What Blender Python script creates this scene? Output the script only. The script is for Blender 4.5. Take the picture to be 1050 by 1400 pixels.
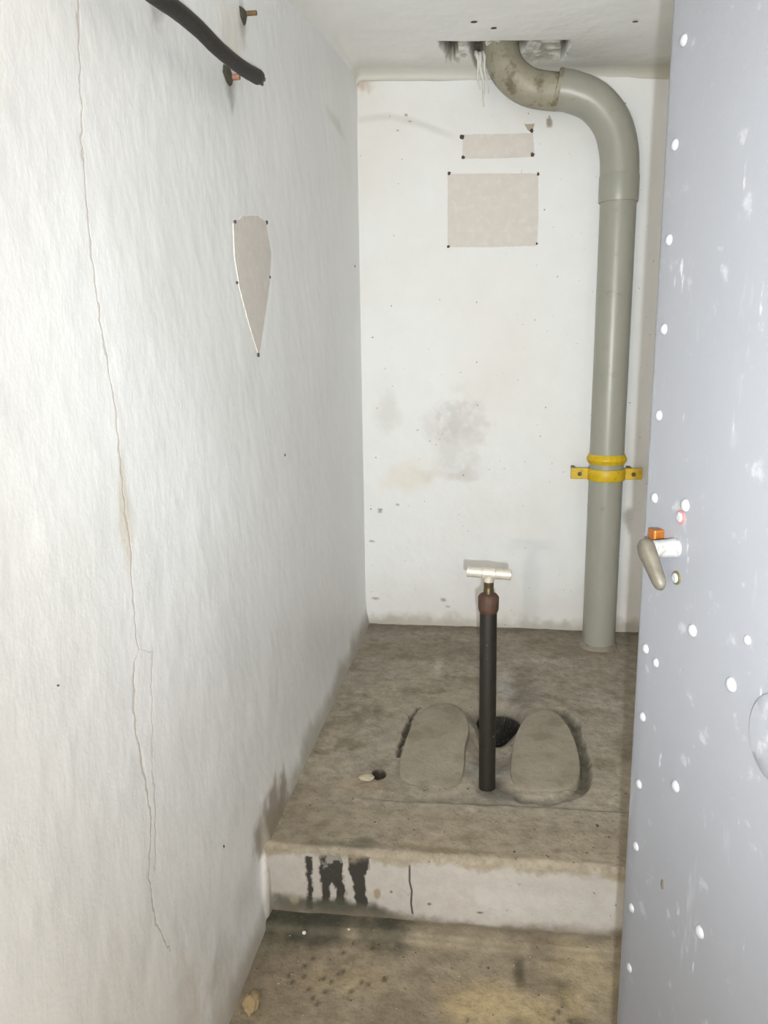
import bpy, bmesh, math, random
import numpy as np
from mathutils import Vector, Matrix

random.seed(7)
sc = bpy.context.scene
C = sc.collection
for o in list(bpy.data.objects):
    bpy.data.objects.remove(o)

# ------------------------------------------------------------------ camera
S = 1.15                       # metres per calibration unit
CZ = 1.198                     # lens height above the lower floor
F = 1090.0                     # focal length in pixels of the 1050 x 1400 frame
dn = np.array([64, 5300, 1090.0]); dn /= np.linalg.norm(dn)
dp = np.array([152, 0, 1090.0]); dp[1] = -(dp @ dn) / dn[1]; dp /= np.linalg.norm(dp)
rt = np.cross(dn, dp)

cam_d = bpy.data.cameras.new('camera'); cam = bpy.data.objects.new('camera', cam_d); C.objects.link(cam)
cam_d.sensor_fit = 'VERTICAL'; cam_d.sensor_height = 36; cam_d.lens = 36 * F / 1400
cam_d.clip_start = 0.02
cx = Vector((rt[0], dp[0], -dn[0])); cu = -Vector((rt[1], dp[1], -dn[1])); cb = -Vector((rt[2], dp[2], -dn[2]))
M = Matrix((cx, cu, cb)).transposed().to_4x4(); M.translation = (0, 0, CZ)
cam.matrix_world = M
sc.camera = cam

# ------------------------------------------------------------------ light
world = bpy.data.worlds.new('world'); sc.world = world; world.use_nodes = True
bg = world.node_tree.nodes['Background']
bg.inputs[0].default_value = (1.0, 0.985, 0.965, 1); bg.inputs[1].default_value = 3.7

def lamp(name, kind, loc, power, col, size, aim=None):
    d = bpy.data.lights.new(name, kind); d.energy = power; d.color = col
    d.shadow_soft_size = size
    o = bpy.data.objects.new(name, d); C.objects.link(o); o.location = loc
    if aim is not None:
        o.rotation_euler = (Vector(aim) - Vector(loc)).to_track_quat('-Z', 'Y').to_euler()
    return o
# the photographer's torch, just right of and below the lens
fl = lamp('camera_flash', 'SPOT', (0.019, 0.0, CZ - 0.040), 108, (0.89, 0.955, 1.0), 0.004, (0.93, 2.875, 1.17))
fl.data.spot_size = math.radians(120); fl.data.spot_blend = 1.0
# the warm bulb in the passage behind, by the left wall
lamp('passage_bulb', 'POINT', (-0.335, -0.68, 1.153), 40, (1.0, 0.88, 0.74), 0.022)

sc.view_settings.view_transform = 'Standard'; sc.view_settings.look = 'None'
sc.view_settings.gamma = 1; sc.view_settings.use_curve_mapping = False
sc.view_settings.exposure = 0.16

# ------------------------------------------------------------------ helpers
def ray(px, py):
    v = np.array([px - 525, py - 700, F]); return np.array([v @ rt, v @ dp, -(v @ dn)])
def onY(px, py, Y): r = ray(px, py); r = r * (Y / r[1]); return Vector((r[0], r[1], r[2] + CZ))
def onX(px, py, X): r = ray(px, py); r = r * (X / r[0]); return Vector((r[0], r[1], r[2] + CZ))
def onZ(px, py, Z): r = ray(px, py); r = r * ((Z - CZ) / r[2]); return Vector((r[0], r[1], Z))
def onPlane(px, py, p, n):
    r = Vector(ray(px, py)); o = Vector((0, 0, CZ)); return o + r * ((p - o).dot(n) / r.dot(n))

def proj(p):
    w = np.array([p.x, p.y, p.z - CZ]); v = np.array([rt[0] * w[0] + dp[0] * w[1] - dn[0] * w[2], rt[1] * w[0] + dp[1] * w[1] - dn[1] * w[2], rt[2] * w[0] + dp[2] * w[1] - dn[2] * w[2]])
    return (525 + F * v[0] / v[2], 700 + F * v[1] / v[2])

XL = -0.413 * S; YB = 2.5 * S; ZP = 0.170; YS = 1.276 * S; XR = 0.66; YE = -1.3
def zceil(x): return CZ + S * (0.787 - 0.040 * (x / S + 0.414) / 0.84)

def h2(ix, iy, seed):
    n = (ix.astype(np.int64) * 374761393 + iy.astype(np.int64) * 668265263 + seed * 2147483647 + 12345) & 0xffffffff
    n = ((n ^ (n >> 13)) * 1274126177) & 0xffffffff
    n = (n ^ (n >> 16)) & 0xffffff
    return n / float(0xffffff)
def vn(x, y, seed=0):
    x = np.asarray(x, float); y = np.asarray(y, float)
    ix = np.floor(x).astype(np.int64); iy = np.floor(y).astype(np.int64); fx = x - ix; fy = y - iy
    fx = fx * fx * (3 - 2 * fx); fy = fy * fy * (3 - 2 * fy)
    a = h2(ix, iy, seed); b = h2(ix + 1, iy, seed); c = h2(ix, iy + 1, seed); d = h2(ix + 1, iy + 1, seed)
    return (a * (1 - fx) + b * fx) * (1 - fy) + (c * (1 - fx) + d * fx) * fy
def fbm(x, y, scale, seed=0, oct=4, gain=0.5):
    t = 0; a = 1.0; s = 0
    for k in range(oct):
        t = t + a * vn(x * scale * 2 ** k + 17.3 * k, y * scale * 2 ** k - 9.1 * k, seed + k * 31); s += a; a *= gain
    return t / s                                       # 0..1
def sstep(a, b, x): t = np.clip((x - a) / (b - a), 0, 1); return t * t * (3 - 2 * t)
def lin(r, g, b):
    f = lambda c: (c / 255 / 12.92) if c / 255 <= 0.04045 else ((c / 255 + 0.055) / 1.055) ** 2.4
    return np.array([f(r), f(g), f(b)])
def mix(col, other, m): return col * (1 - m[..., None]) + np.asarray(other) * m[..., None]
def blob(u, v, c, ru, rv, rag=0.5, seed=0, soft=0.5, fs=None):
    fs = fs or 2.2 / max(ru, rv)
    d = np.sqrt(((u - c[0]) / ru) ** 2 + ((v - c[1]) / rv) ** 2) + rag * (fbm(u, v, fs, seed, 5, 0.6) - 0.5) * 2
    return 1 - sstep(1 - soft, 1 + soft * 0.2, d)
def inpoly(u, v, poly):
    ins = np.zeros(np.shape(u), bool); n = len(poly)
    for i in range(n):
        x1, y1 = poly[i]; x2, y2 = poly[(i + 1) % n]
        if y1 == y2: continue
        c = (y1 > v) != (y2 > v)
        ins ^= c & (u < (x2 - x1) * (v - y1) / (y2 - y1) + x1)
    return ins
def seg_dist(u, v, pts):
    d = np.full(np.shape(u), 9.0)
    for (a, b), (c, e) in zip(pts[:-1], pts[1:]):
        w0 = c - a; w1 = e - b; L = w0 * w0 + w1 * w1
        t = np.clip(((u - a) * w0 + (v - b) * w1) / L, 0, 1)
        d = np.minimum(d, np.hypot(u - a - t * w0, v - b - t * w1))
    return d

def put(o, parent=None):
    C.objects.link(o)
    if parent is not None: o.parent = parent
    return o
def tag(o, label=None, cat=None, group=None, kind=None):
    if label: o['label'] = label
    if cat: o['category'] = cat
    if group: o['group'] = group
    if kind: o['kind'] = kind
    return o
def empty(name, loc): 
    o = bpy.data.objects.new(name, None); o.location = loc; o.empty_display_size = 0.05; return put(o)
def child(name, me, mt, parent):
    """a mesh given in world coordinates, hung under a parent without rotation"""
    if isinstance(me, bmesh.types.BMesh):
        m = bpy.data.meshes.new(name); bmesh.ops.recalc_face_normals(me, faces=me.faces); me.to_mesh(m); me.free(); me = m
    o = bpy.data.objects.new(name, me)
    if mt: me.materials.append(mt)
    put(o, parent)
    if parent is not None:
        off = Vector((0, 0, 0)); p = parent
        while p is not None: off += Vector(p.location); p = p.parent
        o.location = -off
    return o
def smooth(o, ang=None):
    me = o.data
    me.polygons.foreach_set('use_smooth', np.ones(len(me.polygons), bool))
    if ang:
        me.set_sharp_from_angle(angle=math.radians(ang))
    return o
def grid(name, P, col, mt, flip=False, parent=None):
    n, m = P.shape[:2]
    me = bpy.data.meshes.new(name)
    idx = np.arange(n * m).reshape(n, m)
    q = np.stack([idx[:-1, :-1], idx[1:, :-1], idx[1:, 1:], idx[:-1, 1:]], -1).reshape(-1, 4)
    if flip: q = q[:, ::-1]
    k = len(q)
    me.vertices.add(n * m); me.vertices.foreach_set('co', P.astype(np.float32).ravel())
    me.loops.add(4 * k); me.loops.foreach_set('vertex_index', q.astype(np.int32).ravel())
    me.polygons.add(k); me.polygons.foreach_set('loop_start', np.arange(0, 4 * k, 4, dtype=np.int32))
    me.polygons.foreach_set('loop_total', np.full(k, 4, np.int32))
    me.polygons.foreach_set('use_smooth', np.ones(k, bool))
    me.update(calc_edges=True); me.validate()
    if col is not None:
        a = me.color_attributes.new('paint', 'FLOAT_COLOR', 'POINT')
        rgba = np.ones((n * m, 4), np.float32); rgba[:, :3] = np.clip(col, 0, 1).reshape(-1, 3)
        a.data.foreach_set('color', rgba.ravel())
    return child(name, me, mt, parent)

# ------------------------------------------------------------------ materials
def material(name, col=None, rough=0.6, metal=0.0, attr=None, vary=0.0, vscale=8.0, bumps=(), spec=0.5,
             specks=None, stretch=None, second=None, streaks=()):
    m = bpy.data.materials.new(name); m.use_nodes = True; nt = m.node_tree; N = nt.nodes; L = nt.links
    b = N['Principled BSDF']; b.inputs['Roughness'].default_value = rough; b.inputs['Metallic'].default_value = metal
    b.inputs['Specular IOR Level'].default_value = spec
    tc = N.new('ShaderNodeTexCoord'); src = tc.outputs['Object']
    def mapped(st):
        if not st: return src
        mp = N.new('ShaderNodeMapping'); mp.inputs['Scale'].default_value = st[:3]
        if len(st) > 3: mp.inputs['Rotation'].default_value = st[3:]
        L.new(src, mp.inputs['Vector']); return mp.outputs['Vector']
    def noise(scale, detail=5, st=None, rg=0.55):
        n = N.new('ShaderNodeTexNoise'); n.inputs['Scale'].default_value = scale; n.inputs['Detail'].default_value = detail
        n.inputs['Roughness'].default_value = rg
        L.new(mapped(st), n.inputs['Vector']); return n.outputs['Fac']
    if attr:
        a = N.new('ShaderNodeAttribute'); a.attribute_name = attr; c = a.outputs['Color']
    else:
        r = N.new('ShaderNodeRGB'); r.outputs[0].default_value = (*col, 1); c = r.outputs[0]
    def mixc(fac, c1, c2, mode='MIX'):
        x = N.new('ShaderNodeMix'); x.data_type = 'RGBA'; x.blend_type = mode
        for v, i in ((fac, 0), (c1, 6), (c2, 7)):
            if hasattr(v, 'is_output') or isinstance(v, bpy.types.NodeSocket): L.new(v, x.inputs[i])
            elif i == 0: x.inputs[0].default_value = v
            else: x.inputs[i].default_value = (*v, 1)
        return x.outputs[2]
    def ramp(v, lo, hi):
        x = N.new('ShaderNodeMapRange'); x.inputs['From Min'].default_value = lo; x.inputs['From Max'].default_value = hi
        x.interpolation_type = 'SMOOTHSTEP'; L.new(v, x.inputs['Value']); return x.outputs['Result']
    if vary:
        n = noise(vscale, 8, stretch, 0.65)
        x = N.new('ShaderNodeMapRange'); x.inputs['From Min'].default_value = 0.25; x.inputs['From Max'].default_value = 0.75
        x.inputs['To Min'].default_value = 1 - vary; x.inputs['To Max'].default_value = 1 + vary
        L.new(n, x.inputs['Value'])
        vm = N.new('ShaderNodeVectorMath'); vm.operation = 'SCALE'; L.new(c, vm.inputs[0]); L.new(x.outputs[0], vm.inputs['Scale'])
        c = vm.outputs[0]
    for (sc_, lo, hi, scol, amt) in ([second] if second else []):
        f = ramp(noise(sc_, 6, None, 0.6), lo, hi)
        mt_ = N.new('ShaderNodeMath'); mt_.operation = 'MULTIPLY'; L.new(f, mt_.inputs[0]); mt_.inputs[1].default_value = amt
        c = mixc(mt_.outputs[0], c, scol)
    for (sc_, lo, hi, st, scol, amt) in streaks:
        f = ramp(noise(sc_, 5, st, 0.6), lo, hi)
        mt_ = N.new('ShaderNodeMath'); mt_.operation = 'MULTIPLY'; L.new(f, mt_.inputs[0]); mt_.inputs[1].default_value = amt
        c = mixc(mt_.outputs[0], c, scol)
    if specks:
        for (sc_, lo, hi, scol) in specks:
            c = mixc(ramp(noise(sc_, 2), lo, hi), c, scol)
    L.new(c, b.inputs['Base Color'])
    prev = None
    for (sc_, strength, dist, st) in bumps:
        bp = N.new('ShaderNodeBump'); bp.inputs['Strength'].default_value = strength; bp.inputs['Distance'].default_value = dist
        L.new(noise(sc_, 6, st), bp.inputs['Height'])
        if prev: L.new(prev, bp.inputs['Normal'])
        prev = bp.outputs['Normal']
    if prev: L.new(prev, b.inputs['Normal'])
    m['nb'] = 1
    return m

WHITE = lin(238, 239, 240)
m_wall = material('white_wall_paint', rough=0.42, attr='paint', vary=0.03, vscale=6,
                  bumps=((34, 0.14, 0.004, (1, 1, 0.5, 0.4, 0, 0)), (85, 0.38, 0.0016, (1, 1, 0.6, 0.4, 0, 0)), (210, 0.15, 0.0008, None)))
m_back = material('white_back_paint', rough=0.6, attr='paint', vary=0.025, vscale=9,
                  bumps=((30, 0.25, 0.003, None), (160, 0.2, 0.0008, None)),
                  specks=((70, 0.735, 0.77, (0.28, 0.26, 0.22)),))
m_ceil = material('ceiling_paint', rough=0.6, attr='paint', vary=0.03, vscale=5, bumps=((22, 0.4, 0.004, None), (120, 0.2, 0.001, None)))
m_conc = material('grimy_concrete', rough=0.82, attr='paint', vary=0.30, vscale=30, spec=0.3,
                  bumps=((40, 0.6, 0.005, None), (150, 0.8, 0.002, None)), second=(75, 0.52, 0.66, tuple(lin(98, 90, 76)), 0.30),
                  specks=((95, 0.69, 0.75, (0.06, 0.05, 0.035)), (150, 0.735, 0.77, (0.62, 0.58, 0.5))))
m_steelpaint = material('silver_door_paint', lin(104, 105, 108), rough=0.5, metal=0.0, vary=0.04, vscale=7, stretch=(1, 1, 0.6),
                        bumps=((30, 0.10, 0.003, None), (240, 0.12, 0.0006, None)),
                        second=(34, 0.60, 0.72, lin(134, 135, 137), 0.6),
                        streaks=((18, 0.60, 0.72, (1, 1, 0.22, 0.5, 0.35, 0), lin(136, 137, 139), 0.65), (70, 0.66, 0.74, (1, 1, 0.3), lin(150, 151, 153), 0.7)))
m_rivet = material('lit_rivet_paint', lin(124, 125, 127), rough=0.6, bumps=((160, 0.15, 0.001, None),))  # the door's paint, lightened for the light on the facing rivets
m_scuff = material('scuffed_handle_paint', lin(116, 116, 116), rough=0.5, vary=0.06, vscale=60, second=(90, 0.56, 0.64, lin(84, 76, 58), 0.6))
m_lever = material('worn_lever_metal', lin(72, 67, 57), rough=0.6, metal=0.0, vary=0.3, vscale=90, bumps=((150, 0.4, 0.001, None),))
m_brass = material('orange_brass', lin(140, 84, 34), rough=0.35, metal=0.6, vary=0.25, vscale=120)
m_pipe = material('grey_pipe_plastic', lin(152, 152, 140), rough=0.36, vary=0.07, vscale=14, stretch=(1, 1, 0.25),
                  bumps=((60, 0.08, 0.001, (1, 1, 0.2)),), second=(16, 0.60, 0.74, lin(122, 115, 92), 0.5))
m_bend = material('stained_grey_plastic', lin(152, 147, 128), rough=0.5, vary=0.18, vscale=22, bumps=((50, 0.2, 0.002, None),),
                  second=(18, 0.50, 0.64, lin(98, 88, 62), 0.8))
m_yellow = material('yellow_clamp_paint', lin(206, 172, 22), rough=0.45, vary=0.14, vscale=45, second=(60, 0.58, 0.68, lin(140, 128, 40), 0.6))
m_boltdark = material('dark_bolt', lin(92, 84, 52), rough=0.5, metal=0.5)
m_blackpipe = material('black_iron_pipe', lin(30, 26, 21), rough=0.5, metal=0.0, vary=0.35, vscale=35, stretch=(1, 1, 0.15),
                       bumps=((120, 0.35, 0.001, None),), specks=((150, 0.72, 0.76, (0.30, 0.26, 0.2)),))
m_rust = material('rust_brown_nut', lin(68, 46, 33), rough=0.7, vary=0.35, vscale=70, bumps=((140, 0.5, 0.0015, None),))
m_stem = material('dark_brass_stem', lin(96, 84, 60), rough=0.3, metal=0.7, vary=0.3, vscale=90)
m_bar = material('galvanised_bar', lin(196, 190, 176), rough=0.35, metal=0.35, vary=0.12, vscale=80, bumps=((150, 0.2, 0.0008, None),))
m_rubber = material('black_rubber_sheath', lin(34, 31, 26), rough=0.62, vary=0.3, vscale=40, bumps=((80, 0.5, 0.002, None),))
m_tar = material('black_cut_end', lin(20, 20, 22), rough=0.35, bumps=((120, 0.6, 0.003, None),))
m_rebar = material('rusty_rod', lin(112, 88, 58), rough=0.75, vary=0.25, vscale=90, bumps=((150, 0.4, 0.001, None),))
m_redrod = material('reddish_rod', lin(150, 108, 88), rough=0.7, vary=0.2, vscale=90)
m_smear = material('dark_smear_fill', lin(74, 70, 58), rough=0.85, vary=0.35, vscale=60, bumps=((90, 0.6, 0.003, None),))
m_bare = material('bare_plaster', lin(213, 207, 200), rough=0.8, vary=0.05, vscale=30, bumps=((70, 0.3, 0.002, None),),
                  second=(40, 0.52, 0.66, lin(222, 216, 209), 0.7))
m_hole = material('screw_hole_dark', lin(74, 70, 62), rough=0.9, vary=0.3, vscale=200)
m_speck = material('dark_speck', lin(70, 64, 52), rough=0.9)
m_lime = material('limescale', lin(206, 204, 196), rough=0.6, vary=0.12, vscale=60, bumps=((90, 0.5, 0.002, None),))
m_chip = material('pale_plaster_chip', lin(176, 166, 142), rough=0.8, vary=0.15, vscale=50, bumps=((80, 0.5, 0.003, None),))
m_rock = material('ochre_rubble', lin(142, 124, 92), rough=0.85, vary=0.25, vscale=45, bumps=((70, 0.6, 0.004, None),))

def float_crack(mat, curves, width, colr, depth=0.5):
    """a thin meandering crack in the wall, y as a curve of z, with its groove"""
    nt = mat.node_tree; N = nt.nodes; L = nt.links; b = N['Principled BSDF']
    tc = N.new('ShaderNodeTexCoord'); sx = N.new('ShaderNodeSeparateXYZ'); L.new(tc.outputs['Object'], sx.inputs[0])
    nz = N.new('ShaderNodeTexNoise'); nz.inputs['Scale'].default_value = 45; nz.inputs['Detail'].default_value = 6; L.new(tc.outputs['Object'], nz.inputs['Vector'])
    nw = N.new('ShaderNodeTexNoise'); nw.inputs['Scale'].default_value = 16; nw.inputs['Detail'].default_value = 3; L.new(tc.outputs['Object'], nw.inputs['Vector'])
    def mth(op, a, c=None, e=None):
        x = N.new('ShaderNodeMath'); x.operation = op
        for i, v in enumerate((a, c, e)):
            if v is None: continue
            if isinstance(v, (int, float)): x.inputs[i].default_value = v
            else: L.new(v, x.inputs[i])
        return x.outputs[0]
    tot = None
    for pts, amt in curves:
        zs = [p[1] for p in pts]; z0, z1 = min(zs), max(zs); y0 = min(p[0] for p in pts) - 0.05; y1 = max(p[0] for p in pts) + 0.05
        mr = N.new('ShaderNodeMapRange'); mr.inputs['From Min'].default_value = z0; mr.inputs['From Max'].default_value = z1; mr.clamp = False
        L.new(sx.outputs['Z'], mr.inputs['Value'])
        fc = N.new('ShaderNodeFloatCurve'); cv = fc.mapping.curves[0]
        pp = sorted([((p[1] - z0) / (z1 - z0), (p[0] - y0) / (y1 - y0)) for p in pts])
        cv.points[0].location = pp[0]; cv.points[1].location = pp[-1]
        for p in pp[1:-1]: cv.points.new(*p)
        for p in cv.points: p.handle_type = 'VECTOR'
        fc.mapping.update(); L.new(mr.outputs[0], fc.inputs['Value'])
        yc = mth('MULTIPLY_ADD', fc.outputs[0], y1 - y0, y0)
        wob = mth('MULTIPLY', mth('SUBTRACT', nz.outputs['Fac'], 0.5), 0.022)
        d = mth('ABSOLUTE', mth('SUBTRACT', mth('ADD', sx.outputs['Y'], wob), yc))
        wv = mth('MULTIPLY', nw.outputs['Fac'], width * 2)
        k = N.new('ShaderNodeMapRange'); k.inputs['To Min'].default_value = 1; k.inputs['To Max'].default_value = 0
        L.new(d, k.inputs['Value']); k.inputs['From Min'].default_value = 0; L.new(wv, k.inputs['From Max'])
        inside = mth('MULTIPLY', mth('GREATER_THAN', mr.outputs[0], 0.0), mth('LESS_THAN', mr.outputs[0], 1.0))
        g = mth('MULTIPLY', mth('MULTIPLY', k.outputs[0], inside), amt)
        tot = g if tot is None else mth('MAXIMUM', tot, g)
    old = b.inputs['Base Color'].links[0].from_socket
    x = N.new('ShaderNodeMix'); x.data_type = 'RGBA'; L.new(tot, x.inputs[0]); L.new(old, x.inputs[6]); x.inputs[7].default_value = (*colr, 1)
    L.new(x.outputs[2], b.inputs['Base Color'])
    bp = N.new('ShaderNodeBump'); bp.inputs['Strength'].default_value = depth; bp.inputs['Distance'].default_value = 0.003; bp.invert = True
    L.new(tot, bp.inputs['Height']); L.new(b.inputs['Normal'].links[0].from_socket, bp.inputs['Normal']); L.new(bp.outputs['Normal'], b.inputs['Normal'])

# ------------------------------------------------------------------ the setting
# left wall: rough plaster under many coats of white paint
ys = np.concatenate([np.arange(YE, 0.2, 0.02), np.arange(0.2, YB + 0.02, 0.006)]); zs = np.arange(-0.03, 2.16, 0.006)
Y, Z = np.meshgrid(ys, zs, indexing='ij')
def relief_left(Y, Z, fine=1.0):
    r = 0.010 * (fbm(Y, Z, 2.2, 3, 2) - 0.5)
    f = 0.0025 * (fbm(Y, Z, 14, 5, 4) - 0.5) + 0.0016 * (fbm(Y * 1.0 + Z * 0.45, Z * 0.5 - Y * 0.2, 34, 8, 4, 0.6) - 0.5)
    r = (r + f * fine) * (sstep(YB, YB - 0.5, Y) * 0.75 + 0.25)
    return r + 0.016 * np.exp(-np.maximum(Z - ZP * sstep(YS - 0.03, YS + 0.02, Y), 0) / 0.045)      # plaster thickens towards the floor
SHIELD = [(319, 305), (331, 296), (352, 295), (363, 304), (370, 346), (368, 388), (362, 432), (354, 487), (340, 440), (328, 395), (321, 350)]
shp = [(onX(a_, b_, XL).y, onX(a_, b_, XL).z) for a_, b_ in SHIELD]
flat = np.clip(1 - seg_dist(Y, Z, shp + shp[:1]) / 0.02, 0, 1); flat = np.maximum(flat, inpoly(Y, Z, shp))
rel = relief_left(Y, Z, 1 - flat) - 0.0008 * flat
hg = Z - ZP * sstep(YS - 0.03, YS + 0.02, Y)
X = XL + rel
col = np.broadcast_to(WHITE, Y.shape + (3,)).copy()
tone = fbm(Y, Z, 1.6, 40, 4)
col = mix(col, lin(214, 214, 208), np.clip(tone - 0.45, 0, 1) * 1.2)
DIRT = lin(132, 122, 104)
n1 = fbm(Y, Z, 7, 60, 5, 0.6)
edge = 1 - sstep(0.0, 0.07, hg + 0.09 * (n1 - 0.55))
col = mix(col, lin(140, 132, 114), edge * 0.75)
p = onX(372, 1118, XL)
col = mix(col, lin(128, 116, 97), blob(Y, Z, (p.y, p.z), 0.15, 0.085, 0.7, 71, 0.5, 22) * 0.8)
p = onX(340, 1215, XL); col = mix(col, lin(168, 163, 148), blob(Y, Z, (p.y, p.z), 0.10, 0.09, 0.6, 72, 0.9, 20) * 0.25)
p = onX(255, 1390, XL); col = mix(col, lin(176, 166, 140), blob(Y, Z, (p.y, p.z), 0.05, 0.13, 0.8, 73, 0.9, 24) * 0.35)
p = onX(303, 1350, XL); col = mix(col, lin(160, 155, 140), blob(Y, Z, (p.y, p.z), 0.12, 0.10, 0.8, 74, 0.9, 24) * 0.4)
p = onX(440, 1000, XL); col = mix(col, lin(186, 184, 172), blob(Y, Z, (p.y, p.z), 0.30, 0.09, 0.6, 75, 0.8) * 0.6)
p = onX(313, 112, XL); col = mix(col, lin(112, 112, 100), blob(Y, Z, (p.y, p.z), 0.035, 0.045, 0.6, 76, 0.8, 40) * 0.6)
p = onX(330, 25, XL); col = mix(col, lin(96, 92, 78), blob(Y, Z, (p.y, p.z), 0.028, 0.050, 0.6, 77, 0.8, 40) * 0.65)
p = onX(318, 55, XL); col = mix(col, lin(214, 205, 192), blob(Y, Z, (p.y, p.z), 0.10, 0.085, 0.6, 78, 0.8) * 0.55)
p = onX(213, 4, XL); col = mix(col, lin(110, 106, 96), blob(Y, Z, (p.y, p.z), 0.035, 0.04, 0.5, 79, 0.7) * 0.45)
p = onX(170, 690, XL); col = mix(col, lin(206, 196, 178), blob(Y, Z, (p.y, p.z), 0.02, 0.10, 0.5, 80, 0.6) * 0.6)
p = onX(460, 168, XL); col = mix(col, lin(196, 194, 182), blob(Y, Z, (p.y, p.z), 0.16, 0.022, 0.5, 81, 0.8) * 0.5)  # soft shadow line carried on to this wall, painted into its colour
wl = grid('wall_left', np.stack([X, Y, Z], -1), col, m_wall, flip=False); tag(wl, 'rough white plastered wall with a long crack and a cut cable', None, kind='structure')
def yz(l): return [(onX(a, b, XL).y, onX(a, b, XL).z) for a, b in l]
float_crack(m_wall, [
    (yz([(103, -30), (107, 30), (112, 150), (122, 310), (140, 450), (155, 530), (162, 610), (170, 690), (178, 740), (183, 830), (190, 888)]), 0.42),
    (yz([(190, 888), (182, 905), (183, 960), (190, 1020), (200, 1075), (207, 1120), (203, 1200), (214, 1260), (232, 1300)]), 0.5),
    (yz([(190, 886), (207, 892), (207, 960), (208, 1050), (212, 1110), (212, 1190)]), 0.28)], 0.0036, tuple(lin(160, 138, 114)), 0.35)

# back wall
xs = np.arange(XL - 0.02, XR + 0.02, 0.004); zs = np.arange(ZP - 0.03, 2.16, 0.004)
Xg, Z = np.meshgrid(xs, zs, indexing='ij')
LNP = [onY(a, b, YB) for a, b in ((480, 172), (530, 166), (570, 175), (630, 196), (700, 205))]
def relief_back(Xg, Z, fine=1.0):
    r = 0.006 * (fbm(Xg, Z, 3, 11, 2) - 0.5) + fine * 0.0025 * (fbm(Xg, Z, 22, 12, 4) - 0.5)
    ln = np.interp(Xg, [q.x for q in LNP], [q.z for q in LNP])
    fade = 1 - sstep(onY(590, 190, YB).x, onY(640, 190, YB).x, Xg)
    r = r + 0.012 * sstep(0.0, 0.035, Z - ln) * fade                      # relief step shaped to give the soft shadow line, upper left
    return r - 0.012 * np.exp(-np.maximum(Z - ZP, 0) / 0.03)
PLATES = [[(633, 184), (680, 183), (729, 182), (731, 214), (690, 216), (632, 217)],
          [(612, 238), (670, 237), (736, 237), (736, 300), (734, 336), (670, 338), (612, 338)],
          [(717, 170), (731, 169), (729, 176), (726, 181), (721, 177)]]
flat = np.zeros(Xg.shape)
for pl_ in PLATES:
    q2 = [(onY(a_, b_, YB).x, onY(a_, b_, YB).z) for a_, b_ in pl_]
    flat = np.maximum(flat, np.maximum(np.clip(1 - seg_dist(Xg, Z, q2 + q2[:1]) / 0.015, 0, 1), inpoly(Xg, Z, q2)))
rel = relief_back(Xg, Z, 1 - flat) + 0.0006 * flat
hz = Z - ZP
Yg = YB + rel
col = np.broadcast_to(lin(230, 231, 230), Xg.shape + (3,)).copy()
tone = fbm(Xg, Z, 2.6, 41, 4); col = mix(col, lin(224, 220, 210), np.clip(tone - 0.42, 0, 1) * 1.5)
def bx_(px, py): q = onY(px, py, YB); return (q.x, q.z)
GR = lin(176, 170, 162)
col = mix(col, GR, blob(Xg, Z, bx_(625, 600), 0.115, 0.15, 0.85, 90, 0.8, 18) * 0.30)
col = mix(col, GR, blob(Xg, Z, bx_(625, 575), 0.10, 0.07, 0.9, 91, 0.7, 26) * 0.35)
col = mix(col, lin(196, 190, 182), blob(Xg, Z, bx_(625, 650), 0.13, 0.03, 0.8, 92, 0.8, 20) * 0.5)
col = mix(col, lin(200, 196, 188), blob(Xg, Z, bx_(530, 560), 0.05, 0.09, 0.8, 93, 0.8, 14) * 0.4)
col = mix(col, lin(222, 214, 192), blob(Xg, Z, bx_(560, 650), 0.13, 0.07, 0.6, 94, 0.8, 10) * 0.45)
col = mix(col, lin(226, 214, 204), blob(Xg, Z, bx_(700, 840), 0.10, 0.05, 0.7, 95, 0.8, 14) * 0.4)
col = mix(col, lin(190, 168, 150), blob(Xg, Z, bx_(494, 108), 0.045, 0.05, 0.5, 96, 0.7) * 0.75)
col = mix(col, lin(150, 138, 116), blob(Xg, Z, bx_(751, 168), 0.013, 0.018, 0.5, 97, 0.3, 60) * 0.9)
col = mix(col, lin(196, 192, 182), blob(Xg, Z, bx_(870, 500), 0.03, 0.8, 0.5, 98, 0.9, 8) * 0.3)
for k, (a, b, ra) in enumerate([(606, 820, 0.016), (612, 829, 0.012), (520, 697, 0.01), (509, 740, 0.012), (513, 818, 0.014), (519, 700, 0.01), (543, 690, 0.008), (560, 165, 0.006), (544, 178, 0.006), (555, 156, 0.008), (690, 640, 0.006)]):
    col = mix(col, lin(120, 114, 100), blob(Xg, Z, bx_(a, b), ra, ra * 0.45, 0.7, 100 + k, 0.6, 90) * 0.75)
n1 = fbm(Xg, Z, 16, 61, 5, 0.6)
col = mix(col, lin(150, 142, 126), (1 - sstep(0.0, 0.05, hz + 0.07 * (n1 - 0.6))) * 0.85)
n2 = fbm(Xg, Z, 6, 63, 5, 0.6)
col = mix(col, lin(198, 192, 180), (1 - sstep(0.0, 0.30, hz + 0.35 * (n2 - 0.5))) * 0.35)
wb = grid('wall_back', np.stack([Xg, Yg, Z], -1), col, m_back, flip=True); tag(wb, 'white painted back wall with bare plaster patches', None, kind='structure')

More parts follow.
